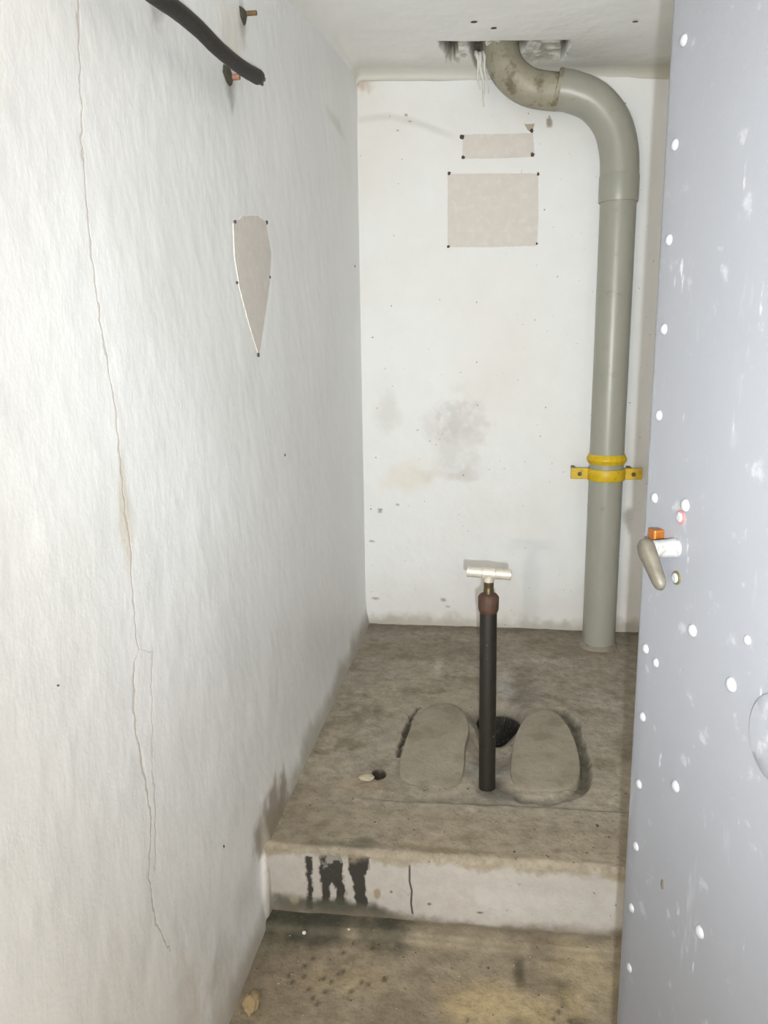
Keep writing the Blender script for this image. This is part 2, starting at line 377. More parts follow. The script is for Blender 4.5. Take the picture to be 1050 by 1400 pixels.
# ceiling with the knocked-out hole around the pipe; it coves down into the left wall
zc0 = zceil(0)
H0 = onZ(605, 57, zceil(-0.17)); H1 = onZ(775, 55, zceil(0.17))
xs = np.concatenate([np.arange(XL - 0.01, -0.30, 0.008), np.arange(-0.30, 0.30, 0.0035), np.arange(0.30, XR + 0.03, 0.01)])
yh = H0.y
ys = np.concatenate([np.arange(YE, 1.0, 0.025), np.arange(1.0, yh - 0.02, 0.008), np.arange(yh - 0.02, yh - 0.004, 0.004), [yh - 0.0015, yh + 0.0015], np.arange(yh + 0.004, YB + 0.02, 0.0035)])
Xg, Y = np.meshgrid(xs, ys, indexing='ij')
Zc = zceil(Xg) + 0.006 * (fbm(Xg, Y, 3, 21, 3) - 0.5) + 0.003 * (fbm(Xg, Y, 16, 22, 4) - 0.5)
rc = np.interp(Y, [1.2, 1.8, 2.5, YB], [0.21, 0.17, 0.06, 0.02])
dx = np.clip(Xg - XL, 0, None)
Zc -= np.where(dx < rc, rc - np.sqrt(np.maximum(rc ** 2 - (rc - np.minimum(dx, rc)) ** 2, 0)), 0)
rb = 0.05; dy = np.clip(YB - Y, 0, None); Zc -= 0.5 * np.where(dy < rb, rb - np.sqrt(np.maximum(rb ** 2 - (rb - np.minimum(dy, rb)) ** 2, 0)), 0)
x0, x1 = H0.x, H1.x
rag = 0.02 * (fbm(Xg, Y, 30, 23, 3) - 0.5)
inx = sstep(x0 - 0.004, x0 + 0.004, Xg + rag * 0.5) * (1 - sstep(x1 - 0.004, x1 + 0.004, Xg + rag * 0.5))
tt_ = Y - yh
depth_back = 0.205 + 0.05 * (fbm(Xg, Y * 0, 26, 24, 3) - 0.5)
slope = np.clip(1 - tt_ / depth_back, 0, 1)
notch = inx * (tt_ > 0) * sstep(0, 0.3, slope) 
def wedge(px, w0, tmax):
    c = onY(px, 70, 2.70).x; w = w0 * np.clip(1 - tt_ / tmax, 0.001, 1) ** 0.6
    return (1 - sstep(0.75, 1.15, np.abs(Xg + rag - c) / w)) * (tt_ > 0) * (tt_ < tmax)
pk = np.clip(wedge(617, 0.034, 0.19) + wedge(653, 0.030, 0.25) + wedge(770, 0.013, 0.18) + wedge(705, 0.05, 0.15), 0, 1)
lump = fbm(Xg, Y, 45, 25, 4)
Zc = Zc + 0.022 * notch * slope + 0.014 * notch * (lump - 0.3) + 0.05 * pk
col = np.broadcast_to(lin(243, 243, 241), Xg.shape + (3,)).copy()
tone = fbm(Xg, Y, 2.2, 42, 4); col = mix(col, lin(226, 225, 216), np.clip(tone - 0.4, 0, 1) * 1.5)
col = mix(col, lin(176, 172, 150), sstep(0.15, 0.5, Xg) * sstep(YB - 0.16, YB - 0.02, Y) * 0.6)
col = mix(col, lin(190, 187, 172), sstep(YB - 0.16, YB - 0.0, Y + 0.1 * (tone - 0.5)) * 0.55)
col = mix(col, lin(170, 166, 152), np.clip(notch * 1.6, 0, 1) * (0.25 + 0.6 * sstep(0.45, 0.62, lump)))
col = mix(col, lin(74, 68, 50), np.clip(pk * 1.3, 0, 1) * (0.75 + 0.25 * lump))  # darkness of the deep pockets painted into the ceiling colour
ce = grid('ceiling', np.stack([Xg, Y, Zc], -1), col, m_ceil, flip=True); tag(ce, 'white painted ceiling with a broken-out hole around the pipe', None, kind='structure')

# lower floor
ys = np.concatenate([np.arange(YE, 0.5, 0.03), np.arange(0.5, YS + 0.03, 0.005)]); xs = np.arange(XL - 0.01, XR + 0.02, 0.005)
Xg, Y = np.meshgrid(xs, ys, indexing='ij')
Zf = 0.010 * (fbm(Xg, Y, 5, 31, 4) - 0.5) + 0.003 * (fbm(Xg, Y, 40, 32, 3) - 0.5)
yj = onZ(560, 1288, 0.0).y
Zf += 0.012 * sstep(yj - 0.004, yj + 0.012, Y + 0.006 * (fbm(Xg, Y, 12, 33, 3) - 0.5))       # mortar fillet along the step
CON = lin(137, 126, 108)
col = np.broadcast_to(CON, Xg.shape + (3,)).copy()
n1 = fbm(Xg, Y, 5, 43, 5, 0.6); n2 = fbm(Xg, Y, 9, 44, 5, 0.6)
col = mix(col, lin(162, 147, 114), sstep(0.50, 0.72, n1) * 0.6)
col = mix(col, lin(112, 100, 84), sstep(0.50, 0.70, n2) * 0.7)
def fz(px, py): q = onZ(px, py, 0.0); return (q.x, q.y)
GRN = lin(66, 66, 55)
for k, (a, b, ru, rv, c, amt) in enumerate([
    (445, 1262, 0.17, 0.075, GRN, 0.95), (385, 1262, 0.09, 0.075, GRN, 0.9), (525, 1270, 0.08, 0.06, GRN, 0.95), (360, 1300, 0.06, 0.06, lin(110, 104, 86), 0.7),
    (700, 1276, 0.25, 0.02, lin(112, 104, 86), 0.6), (711, 1330, 0.016, 0.06, lin(78, 71, 56), 0.9), (772, 1360, 0.024, 0.04, lin(80, 73, 59), 0.9),
    (740, 1382, 0.024, 0.024, lin(88, 80, 64), 0.85), (790, 1395, 0.03, 0.02, lin(84, 76, 60), 0.85), (715, 1396, 0.025, 0.02, lin(88, 82, 62), 0.85), (480, 1345, 0.10, 0.05, lin(158, 143, 114), 0.5), (690, 1375, 0.16, 0.07, lin(172, 154, 116), 0.7), (800, 1330, 0.08, 0.1, lin(170, 156, 122), 0.4),
    (560, 1385, 0.10, 0.05, lin(122, 110, 92), 0.7), (600, 1340, 0.08, 0.05, lin(128, 116, 98), 0.6), (380, 1365, 0.07, 0.06, lin(128, 116, 98), 0.6)]):
    col = mix(col, c, blob(Xg, Y, fz(a, b), ru, rv, 0.7, 200 + k, 0.7, 18) * amt)
for k, (a, b) in enumerate([(395, 1333), (400, 1342), (416, 1320), (422, 1352), (428, 1365), (434, 1372), (442, 1338), (453, 1343), (463, 1332), (470, 1328), (480, 1356), (494, 1345), (503, 1348), (525, 1340), (470, 1303), (510, 1297), (428, 1310), (483, 1290), (416, 1334), (444, 1357), (764, 1383), (757, 1393), (780, 1397), (640, 1393)]):
    col = mix(col, lin(74, 60, 44), blob(Xg, Y, fz(a, b), 0.0065, 0.0085, 0.5, 230 + k, 0.8, 110) * 0.8)
jd = np.abs(Y - yj - 0.004 + 0.006 * (fbm(Xg, Y, 12, 33, 3) - 0.5)); col = mix(col, lin(92, 84, 68), (1 - sstep(0.0, 0.007, jd)) * 0.5)
flo = grid('floor', np.stack([Xg, Y, Zf], -1), col, m_conc, flip=False); tag(flo, 'dirty brown concrete floor before the step', None, kind='structure')

# right wall, beyond the open door
ys = np.arange(YE, YB + 0.02, 0.02); zs = np.arange(-0.03, 2.16, 0.02)
Y, Z = np.meshgrid(ys, zs, indexing='ij'); X = XR - 0.008 * (fbm(Y, Z, 4, 51, 4) - 0.5)
col = np.broadcast_to(lin(208, 206, 200), Y.shape + (3,)).copy()
wr = grid('wall_right', np.stack([X, Y, Z], -1), col, m_wall.copy() if False else m_back, flip=True); tag(wr, 'dull white rendered wall hidden behind the open steel door', None, kind='structure')

# ------------------------------------------------------------------ squat toilet platform
toilet = empty('squat_toilet', (0, YS, 0)); tag(toilet, 'raised concrete squat toilet platform with two footrests and a drain hole', 'squat toilet')
R = 0.014
ytop = np.arange(YB + 0.012, YS + R, -0.004)
arc = [(YS + R - R * math.sin(t), ZP - R + R * math.cos(t)) for t in np.linspace(0, math.pi / 2, 9)]
zfr = np.arange(ZP - R - 0.0015, -0.02, -0.0016)
prof = [(y, ZP, 0.0) for y in ytop] + [(y, z, i / 8) for i, (y, z) in enumerate(arc)] + [(YS, z, 1.0) for z in zfr]
prof = np.array(prof)
xs = np.concatenate([np.arange(XL - 0.01, -0.325, 0.0028), np.arange(-0.325, -0.12, 0.0013), np.arange(-0.12, XR + 0.02, 0.0028)])
Xg = np.repeat(xs[:, None], len(prof), 1); PY = np.repeat(prof[None, :, 0], len(xs), 0); PZ = np.repeat(prof[None, :, 1], len(xs), 0); FR = np.repeat(prof[None, :, 2], len(xs), 0)
top = 1 - FR
def pz(px, py, h=0.0): q = onZ(px, py, ZP + h); return (q.x, q.y)
dz = 0.010 * (fbm(Xg, PY, 5, 35, 4) - 0.5) + 0.004 * (fbm(Xg, PY, 24, 36, 4) - 0.5)
yr = np.interp(Xg, [pz(560, 1097)[0], pz(700, 1102)[0], pz(840, 1110)[0]], [pz(560, 1097)[1], pz(700, 1102)[1], pz(840, 1110)[1]])
rfade = sstep(pz(470, 1097)[0], pz(570, 1097)[0], Xg)
dz += -0.010 * sstep(-0.004, 0.016, PY - yr + 0.006 * (fbm(Xg, PY, 9, 37, 3) - 0.5)) * (1 - sstep(0.15, 0.5, PY - yr)) * rfade     # recessed pan behind the front strip
bc = pz(676, 1012); d = np.sqrt(((Xg - bc[0]) / 0.085) ** 2 + ((PY - bc[1]) / 0.16) ** 2); dz += -0.036 * (1 - sstep(0.30, 1.0, d))   # gutter between the footrests
hc = pz(682, 991, -0.03); dh = np.sqrt(((Xg - hc[0]) / 0.060) ** 2 + ((PY - hc[1]) / 0.075) ** 2) + 0.10 * (fbm(Xg, PY, 20, 38, 3) - 0.5)
dz += -0.030 * (1 - sstep(0.9, 1.7, dh)) - 0.30 * (1 - sstep(0.86, 1.0, dh))
groove = [pz(*q) for q in ((765, 972), (783, 985), (790, 1010), (797, 1035), (800, 1060), (793, 1076), (775, 1086), (745, 1091), (715, 1087))]
gd = seg_dist(Xg, PY, groove) + 0.016 * (fbm(Xg, PY, 28, 39, 4, 0.6) - 0.5)
gm = 1 - sstep(0.006, 0.022, gd); gm *= 0.35 + 0.65 * sstep(pz(750, 1088)[1], pz(790, 1060)[1], PY); dz += -0.018 * gm * (0.6 + 0.8 * fbm(Xg, PY, 50, 70, 3))
chips = [pz(*q) for q in ((572, 968), (562, 980), (556, 998), (549, 1015), (545, 1030))]
cd = seg_dist(Xg, PY, chips) + 0.022 * (fbm(Xg, PY, 40, 46, 4, 0.6) - 0.5); cm = 1 - sstep(0.0, 0.010, cd); dz += -0.010 * cm
pit = pz(518, 1057); pd = np.sqrt(((Xg - pit[0]) / 0.016) ** 2 + ((PY - pit[1]) / 0.022) ** 2); pm = 1 - sstep(0.6, 1.1, pd + 0.3 * (fbm(Xg, PY, 60, 47, 2) - 0.5)); dz += -0.022 * pm
sd = pz(640, 940); dz += -0.012 * (1 - sstep(0.3, 1.0, np.sqrt(((Xg - pz(690, 960)[0]) / 0.12) ** 2 + ((PY - pz(690, 950)[1]) / 0.22) ** 2)))
PZ2 = PZ + dz * top
PY2 = PY + FR * (0.006 * (fbm(Xg, PZ, 6, 48, 3) - 0.5) + 0.0025 * (fbm(Xg, PZ, 30, 49, 4) - 0.5))
# colours
a = PY; n1 = fbm(Xg, a, 5, 52, 5, 0.6); n2 = fbm(Xg, a, 11, 53, 5, 0.6); n3 = fbm(Xg, a, 30, 54, 4, 0.6)
col = np.broadcast_to(lin(152, 143, 128), Xg.shape + (3,)).copy()
col = mix(col, lin(164, 154, 134), sstep(0.48, 0.72, n1) * 0.5)
col = mix(col, lin(118, 108, 90), sstep(0.50, 0.72, n2) * 0.65)
col = mix(col, lin(158, 152, 140), sstep(0.55, 0.75, n3) * 0.35)
col = mix(col, lin(139, 128, 108), sstep(pz(600, 1090)[1], pz(600, 1125)[1], a) * 0.7 * top)
for k, (px, py, ru, rv, c, amt) in enumerate([
    (620, 885, 0.22, 0.14, lin(126, 118, 102), 0.6), (560, 890, 0.20, 0.10, lin(132, 122, 104), 0.5), (770, 885, 0.16, 0.12, lin(124, 116, 98), 0.55),
    (600, 910, 0.02, 0.10, lin(190, 182, 166), 0.55), (720, 945, 0.05, 0.20, lin(112, 108, 98), 0.5), (735, 905, 0.10, 0.03, lin(180, 172, 158), 0.5), (690, 935, 0.035, 0.13, lin(178, 176, 172), 0.55),
    (830, 960, 0.05, 0.08, lin(176, 170, 158), 0.5), (672, 1050, 0.07, 0.10, lin(128, 128, 126), 0.65), (690, 1090, 0.12, 0.03, lin(120, 118, 112), 0.6),
    (700, 1098, 0.30, 0.014, lin(116, 106, 90), 0.55), (668, 1070, 0.045, 0.055, lin(72, 66, 56), 0.8), (690, 1082, 0.05, 0.035, lin(92, 89, 82), 0.7), (500, 1075, 0.10, 0.05, lin(150, 134, 108), 0.5), (545, 1060, 0.08, 0.06, lin(132, 124, 108), 0.5),
    (640, 1145, 0.035, 0.02, lin(110, 98, 78), 0.7), (760, 1165, 0.02, 0.012, lin(106, 96, 78), 0.7), (450, 1155, 0.06, 0.016, lin(104, 98, 84), 0.75), (495, 1152, 0.03, 0.022, lin(92, 88, 76), 0.8),
    (590, 1160, 0.2, 0.012, lin(128, 114, 90), 0.6), (420, 1095, 0.05, 0.09, lin(138, 124, 104), 0.5)]):
    col = mix(col, c, blob(Xg, a, pz(px, py), ru, rv, 0.7, 300 + k, 0.8, 16) * amt * top)
col = mix(col, lin(72, 69, 56), gm * 0.8 * top); col = mix(col, lin(52, 44, 32), cm * 0.9 * top); col = mix(col, lin(38, 30, 20), (1 - sstep(0.95, 1.35, pd)) * 0.95)
col = mix(col, lin(92, 88, 78), (1 - sstep(1.0, 1.5, dh)) * 0.7 * top); col = mix(col, lin(24, 22, 19), (1 - sstep(1.0, 1.10, dh)) * 0.97 * top)
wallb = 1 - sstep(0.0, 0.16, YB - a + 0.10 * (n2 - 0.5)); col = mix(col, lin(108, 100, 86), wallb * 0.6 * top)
# painted riser
fcol = np.broadcast_to(lin(164, 159, 152), Xg.shape + (3,)).copy()
m1 = fbm(Xg, PZ, 6, 55, 5, 0.6); fcol = mix(fcol, lin(158, 152, 141), sstep(0.46, 0.7, m1) * 0.7)
def fr(px, py): q = onY(px, py, YS); return (q.x, q.z)
nz = fbm(Xg, PZ, 22, 56, 5, 0.65)
BLK = lin(44, 41, 36)
uj = Xg + 0.016 * (fbm(Xg, PZ * 0.5, 90, 57, 3, 0.7) - 0.5); vj = PZ + 0.014 * (fbm(Xg, PZ, 60, 58, 3, 0.7) - 0.5)
polys = [((418, 1170), (425, 1170), (427, 1200), (429, 1218), (426, 1232), (426, 1245), (419, 1245), (420, 1200)),
         ((437, 1168), (467, 1168), (468, 1190), (471, 1205), (474, 1222), (470, 1226), (471, 1238), (460, 1236), (460, 1215), (455, 1207), (451, 1212), (452, 1236), (440, 1236), (439, 1215), (438, 1190)),
         ((474, 1168), (502, 1170), (505, 1188), (499, 1200), (500, 1220), (504, 1236), (500, 1247), (487, 1242), (485, 1225), (484, 1205), (480, 1195))]
for pl in polys:
    P_ = [fr(*q) for q in pl]
    col_m = sum(inpoly(uj + a_, vj + b_, P_).astype(float) for a_ in (-0.0012, 0, 0.0012) for b_ in (-0.0015, 0, 0.0015)) / 9
    thin = sstep(0.30, 0.42, fbm(Xg, PZ, 40, 59, 4, 0.6) + 0.16 * (1 - sstep(fr(450, 1215)[1], fr(450, 1175)[1], PZ)))
    fcol = mix(fcol, BLK, col_m * (0.45 + 0.55 * thin) * 0.97)
ck = [fr(*q) for q in ((560, 1183), (560, 1205), (563, 1218), (562, 1235), (564, 1249))]
fcol = mix(fcol, lin(40, 36, 30), (1 - sstep(0.0010, 0.0028, seg_dist(Xg, PZ, ck))) * 0.95)
for k, (px, py, ru, rv, c, amt) in enumerate([(395, 1236, 0.06, 0.030, GRN, 0.8), (455, 1240, 0.11, 0.028, GRN, 0.95), (515, 1248, 0.05, 0.024, GRN, 0.9), (700, 1274, 0.3, 0.012, lin(104, 96, 80), 0.8), (620, 1266, 0.15, 0.008, lin(110, 102, 84), 0.7), (516, 1222, 0.008, 0.014, lin(130, 116, 88), 0.8), (535, 1219, 0.004, 0.004, lin(90, 80, 60), 0.8),
                                             (587, 1236, 0.005, 0.004, lin(80, 70, 52), 0.85), (656, 1248, 0.008, 0.003, lin(80, 70, 52), 0.9), (710, 1208, 0.006, 0.003, lin(130, 120, 96), 0.7), (402, 1230, 0.012, 0.02, lin(150, 140, 124), 0.7), (760, 1240, 0.2, 0.05, lin(174, 172, 167), 0.5)]):
    fcol = mix(fcol, c, blob(Xg, PZ, fr(px, py), ru, rv, 0.6, 340 + k, 0.6, 22) * amt)
fcol = mix(fcol, lin(104, 96, 82), (1 - sstep(0.0, 0.034, PZ + 0.05 * (nz - 0.60))) * 0.9)
fcol = mix(fcol, lin(134, 124, 104), sstep(ZP - 0.030, ZP - 0.012, PZ + 0.05 * (nz - 0.5)) * 0.85)
col = mix(col, fcol, np.clip(FR * 3.0 - 0.6 + 1.2 * (n3 - 0.5) * top, 0, 1))
k0 = len(ytop) + 8; PP = np.stack([Xg, PY2, PZ2], -1)
m_riser = material('dirty_white_riser', rough=0.75, attr='paint', vary=0.10, vscale=30, spec=0.3, bumps=((40, 0.5, 0.004, None), (150, 0.5, 0.0015, None)),
                   specks=((95, 0.72, 0.77, (0.16, 0.14, 0.10)),))
pf = grid('platform', PP[:, :k0 + 1], col[:, :k0 + 1], m_conc, flip=True, parent=toilet)
rs = grid('riser', PP[:, k0:], col[:, k0:], m_riser, flip=True, parent=toilet); rs['label'] = 'dirty white step face with black paint drips'

m_foot = material('smooth_footrest_concrete', lin(146, 138, 122), rough=0.78, vary=0.20, vscale=28, spec=0.3, bumps=((45, 0.5, 0.004, None), (150, 0.8, 0.002, None)),
                  second=(14, 0.48, 0.64, lin(116, 106, 88), 0.65), specks=((95, 0.72, 0.77, (0.12, 0.10, 0.07)),))
def closed_spline(pts, n=72):
    pts = [Vector(p) for p in pts]; k = len(pts); out = []
    for i in range(n):
        t = i / n * k; j = int(t); f = t - j
        p0, p1, p2, p3 = pts[(j - 1) % k], pts[j % k], pts[(j + 1) % k], pts[(j + 2) % k]
        out.append(0.5 * ((2 * p1) + (-p0 + p2) * f + (2 * p0 - 5 * p1 + 4 * p2 - p3) * f * f + (-p0 + 3 * p1 - 3 * p2 + p3) * f ** 3))
    return out
def footrest(outl, hb, hf, pyb, pyf):
    pts = []
    for (a, b) in outl:
        h = hf + (hb - hf) * (pyf - b) / (pyf - pyb); q = onZ(a, b, ZP + h); pts.append(q)
    ring = closed_spline(pts); c = sum(ring, Vector()) / len(ring)
    bm = bmesh.new(); rows = []
    for (sc_, dz_, drop) in ((1.05, 0, 1), (1.018, -0.008, 0), (1.005, -0.0025, 0), (0.985, 0.0002, 0), (0.9, 0.0010, 0), (0.6, 0.0016, 0), (0.3, 0.002, 0)):
        row = []
        for v in ring:
            w = c + (v - c) * sc_
            base = v.z if sc_ > 1 else c.z + (v.z - c.z) * sc_
            z = ZP - 0.055 if drop else base + dz_
            row.append(bm.verts.new((w.x, w.y, z)))
        rows.append(row)
    for r0, r1 in zip(rows[:-1], rows[1:]):
        for i in range(len(r0)):
            j = (i + 1) % len(r0); bm.faces.new((r0[i], r0[j], r1[j], r1[i]))
    bm.faces.new(rows[-1])
    o = child('footrest', bm, m_foot, toilet); smooth(o, 50); return o
footrest([(605, 961), (583, 967), (564, 990), (552, 1020), (546, 1050), (556, 1074), (592, 1083), (624, 1076), (634, 1050), (636, 1020), (641, 995), (634, 973), (622, 963)], 0.024, -0.010, 961, 1083)
footrest([(742, 968), (722, 977), (707, 1000), (700, 1030), (699, 1058), (710, 1077), (745, 1084), (782, 1075), (793, 1052), (787, 1016), (774, 988), (760, 973)], 0.026, -0.008, 968, 1084)

# ------------------------------------------------------------------ shape helpers
def spline(pts, n=12):
    pts = [Vector(p) for p in pts]; pts = [2 * pts[0] - pts[1]] + pts + [2 * pts[-1] - pts[-2]]; out = []
    for j in range(1, len(pts) - 2):
        p0, p1, p2, p3 = pts[j - 1:j + 3]
        for i in range(n):
            f = i / n
            out.append(0.5 * ((2 * p1) + (-p0 + p2) * f + (2 * p0 - 5 * p1 + 4 * p2 - p3) * f * f + (-p0 + 3 * p1 - 3 * p2 + p3) * f ** 3))
    out.append(pts[-2]); return out
def tube(bm, path, rad, seg=24, cap=True, jitter=0.0):
    path = [Vector(p) for p in path]; n = len(path)
    if not hasattr(rad, '__len__'): rad = [rad] * n
    t0 = (path[1] - path[0]).normalized(); nrm = t0.orthogonal().normalized(); rows = []
    for i, p in enumerate(path):
        t = (path[min(i + 1, n - 1)] - path[max(i - 1, 0)])
        t = t.normalized() if t.length > 1e-9 else t0
        ax = t0.cross(t)
        if ax.length > 1e-7: nrm = Matrix.Rotation(t0.angle(t), 3, ax.normalized()) @ nrm
        t0 = t; bi = t.cross(nrm); row = []
        for k in range(seg):
            a = 2 * math.pi * k / seg; r = rad[i] * (1 + jitter * (random.random() - 0.5))
            row.append(bm.verts.new(p + (nrm * math.cos(a) + bi * math.sin(a)) * r))
        rows.append(row)
    for r0, r1 in zip(rows[:-1], rows[1:]):
        for k in range(seg): bm.faces.new((r0[k], r0[(k + 1) % seg], r1[(k + 1) % seg], r1[k]))
    if cap: bm.faces.new(rows[0][::-1]); bm.faces.new(rows[-1])
    return bm
def lathe(bm, base, prof, axis=(0, 0, 1), seg=32):
    ax = Vector(axis).normalized(); b = Vector(base)
    return tube(bm, [b + ax * h for h, r in prof], [r for h, r in prof], seg) if False else _lathe(bm, b, ax, prof, seg)
def _lathe(bm, b, ax, prof, seg):
    u = ax.orthogonal().normalized(); v = ax.cross(u); rows = []
    for h, r in prof:
        rows.append([bm.verts.new(b + ax * h + (u * math.cos(2 * math.pi * k / seg) + v * math.sin(2 * math.pi * k / seg)) * max(r, 1e-4)) for k in range(seg)])
    for r0, r1 in zip(rows[:-1], rows[1:]):
        for k in range(seg): bm.faces.new((r0[k], r0[(k + 1) % seg], r1[(k + 1) % seg], r1[k]))
    bm.faces.new(rows[0][::-1]); bm.faces.new(rows[-1]); return bm
def obox(bm, c, ax, ay, az, hx, hy, hz, bev=0.0):
    c = Vector(c); b2 = bmesh.new(); bmesh.ops.create_cube(b2, size=2)
    for v in b2.verts: v.co = Vector((v.co.x * hx, v.co.y * hy, v.co.z * hz))
    if bev: bmesh.ops.bevel(b2, geom=list(b2.edges), offset=bev, segments=2, affect='EDGES', profile=0.5)
    mp = {}
    for v in b2.verts: mp[v] = bm.verts.new(c + Vector(ax) * v.co.x + Vector(ay) * v.co.y + Vector(az) * v.co.z)
    for f in b2.faces: bm.faces.new([mp[v] for v in f.verts])
    b2.free(); return bm

# ------------------------------------------------------------------ grey drain pipe in the far corner
YPIPE = 2.364 * S; RP = 0.0555
cb_ = onY(818, 880, YPIPE); ct = onY(847, 240, YPIPE)
pipe = empty('drain_pipe', (cb_.x, YPIPE, ZP)); tag(pipe, 'grey plastic drain pipe bending from the ceiling down to the platform', 'pipe')
def pp(px, py): return onY(px, py, YPIPE)
zt = pp(846, 277).z; ze = pp(847, 240).z
bm = bmesh.new(); tube(bm, [(cb_.x, YPIPE, ZP - 0.012), (cb_.x + (ct.x - cb_.x) * 0.5, YPIPE, (ZP + zt) / 2), (ct.x, YPIPE, zt + 0.02)], RP, 40)
smooth(child('straight_pipe', bm, m_pipe, pipe), 40)
bm = bmesh.new(); _lathe(bm, Vector((ct.x, YPIPE, zt)), Vector((0, 0, 1)), [(0, RP + 0.0002), (0, RP + 0.0045), (0.004, RP + 0.0055), (ze - zt - 0.004, RP + 0.0055), (ze - zt, RP + 0.0045), (ze - zt + 0.001, RP)], 40)
smooth(child('coupling_sleeve', bm, m_pipe, pipe), 35)
el = spline([Vector((ct.x, YPIPE, ze - 0.02)), Vector((ct.x, YPIPE, ze)), pp(846, 205), pp(836, 168), pp(812, 139), pp(782, 126), pp(764, 123)], 4)
bm = bmesh.new(); tube(bm, el, RP + 0.0035, 40); smooth(child('elbow', bm, m_pipe, pipe), 40)
ub = spline([pp(775, 125), pp(752, 125), pp(722, 119), pp(700, 103), pp(688, 82), pp(684, 55), pp(683, 20)], 4)
bm = bmesh.new(); tube(bm, ub, RP - 0.001, 40); smooth(child('upper_bend', bm, m_bend, pipe), 40)
bm = bmesh.new(); q = pp(764, 123); tdir = (pp(764, 123) - pp(782, 126)).normalized()
_lathe(bm, q - tdir * 0.004, tdir, [(0, RP), (0, RP + 0.005), (0.012, RP + 0.0055), (0.014, RP)], 40); smooth(child('elbow_rim', bm, m_bend, pipe), 35)
bm = bmesh.new(); prof = [(-0.012, RP + 0.016), (0.0, RP + 0.011), (0.006, RP + 0.006), (0.012, RP + 0.002), (0.014, RP - 0.002)]
_lathe(bm, Vector((cb_.x, YPIPE, ZP)), Vector((0, 0, 1)), prof, 40)
for v in bm.verts: v.co += Vector((random.uniform(-1, 1), random.uniform(-1, 1), random.uniform(-1, 1))) * 0.0018
smooth(child('mortar_collar', bm, m_foot, pipe))
# limescale hanging from the hole beside the pipe
lime = empty('limescale_drips', pp(655, 85)); tag(lime, 'pale limescale drips hanging from the ceiling hole beside the pipe', 'limescale')
for (a, b, c_, d_, r) in ((652, 70, 655, 122, 0.006), (656, 72, 663, 146, 0.0065), (660, 70, 668, 128, 0.005)):
    bm = bmesh.new(); yy = 2.66
    P0 = onY(a, b, yy); P1 = onY(c_, d_, yy); path = [P0.lerp(P1, t) + Vector((0.003 * math.sin(9 * t + a), 0.003 * math.cos(7 * t + b), 0)) for t in np.linspace(0, 1, 9)]
    tube(bm, path, [r * (1 - 0.8 * t) * (1 + 0.25 * math.sin(20 * t)) for t in np.linspace(0, 1, 9)], 10); smooth(child('drip', bm, m_lime, lime))

# yellow clamp
def ring(bm, b, prof, seg):
    rows = [[bm.verts.new(b + Vector((r * math.cos(2 * math.pi * k / seg), r * math.sin(2 * math.pi * k / seg), h))) for k in range(seg)] for h, r in prof]
    for r0, r1 in zip(rows, rows[1:] + rows[:1]):
        for k in range(seg): bm.faces.new((r0[k], r0[(k + 1) % seg], r1[(k + 1) % seg], r1[k]))
zb = pp(823, 652).z + 0.010; xc = cb_.x + (ct.x - cb_.x) * (zb - cb_.z) / (ct.z - cb_.z)
clamp = empty('pipe_clamp', (xc, YPIPE, zb)); tag(clamp, 'yellow painted two-lug clamp around the grey drain pipe', 'pipe clamp')
zr = pp(825, 631).z + 0.010
bm = bmesh.new(); ring(bm, Vector((xc, YPIPE, zr)), [(-0.016, RP + 0.0004), (-0.016, RP + 0.003), (-0.003, RP + 0.010), (0.003, RP + 0.010), (0.016, RP + 0.003), (0.016, RP + 0.0004)], 20)
child('upper_band', bm, m_yellow, clamp)
bm = bmesh.new(); ring(bm, Vector((xc, YPIPE, zb)), [(-0.019, RP + 0.0004), (-0.019, RP + 0.005), (-0.016, RP + 0.007), (0.016, RP + 0.007), (0.019, RP + 0.005), (0.019, RP + 0.0004)], 36)
smooth(child('lower_band', bm, m_yellow, clamp), 40)
for s in (-1, 1):
    bm = bmesh.new(); obox(bm, (xc + s * (RP + 0.032), YPIPE - 0.004, zb + 0.002), (1, 0, 0), (0, 1, 0), (0, 0, 1), 0.028, 0.007, 0.0185, 0.002)
    lug = child('lug', bm, m_yellow, clamp)
    bm = bmesh.new(); _lathe(bm, Vector((xc + s * (RP + 0.032), YPIPE - 0.011, zb + 0.001)), Vector((0, -1, 0)), [(0, 0.0075), (0.004, 0.0075), (0.005, 0.006)], 6)
    child('bolt', bm, m_boltdark, lug)
    bm = bmesh.new(); obox(bm, (xc + s * (RP + 0.040), (YPIPE + 0.003 + YB) / 2, zb), (1, 0, 0), (0, 1, 0), (0, 0, 1), 0.006, (YB - YPIPE) / 2 + 0.004, 0.006)
    child('wall_tie', bm, m_boltdark, clamp)

# ------------------------------------------------------------------ black standpipe with T handle
YT = 1.529 * S
b0 = onZ(666, 1072, ZP - 0.045); YT = b0.y if False else YT
tb = onY(666, 1078, YT); tt = onY(668, 812, YT)
stand = empty('standpipe', (tb.x, YT, ZP - 0.05)); tag(stand, 'black iron standpipe with rusty nut and metal T handle', 'standpipe')
zc_ = onY(668, 836, YT).z
bm = bmesh.new(); tube(bm, [(tb.x, YT, ZP - 0.03), (tb.x + (tt.x - tb.x) * 0.5, YT, (ZP + zc_) / 2), (tt.x, YT, zc_ + 0.004)], 0.0198, 28)
smooth(child('tube', bm, m_blackpipe, stand), 40)
z1 = onY(668, 811, YT).z
bm = bmesh.new(); _lathe(bm, Vector((tt.x, YT, zc_)), Vector((0, 0, 1)), [(-0.002, 0.0200), (0.003, 0.0225), (0.008, 0.0235), (z1 - zc_ - 0.008, 0.0238), (z1 - zc_ - 0.002, 0.019), (z1 - zc_, 0.012)], 14)
smooth(child('packing_nut', bm, m_rust, stand), 40)
zh = onY(668, 784, YT).z
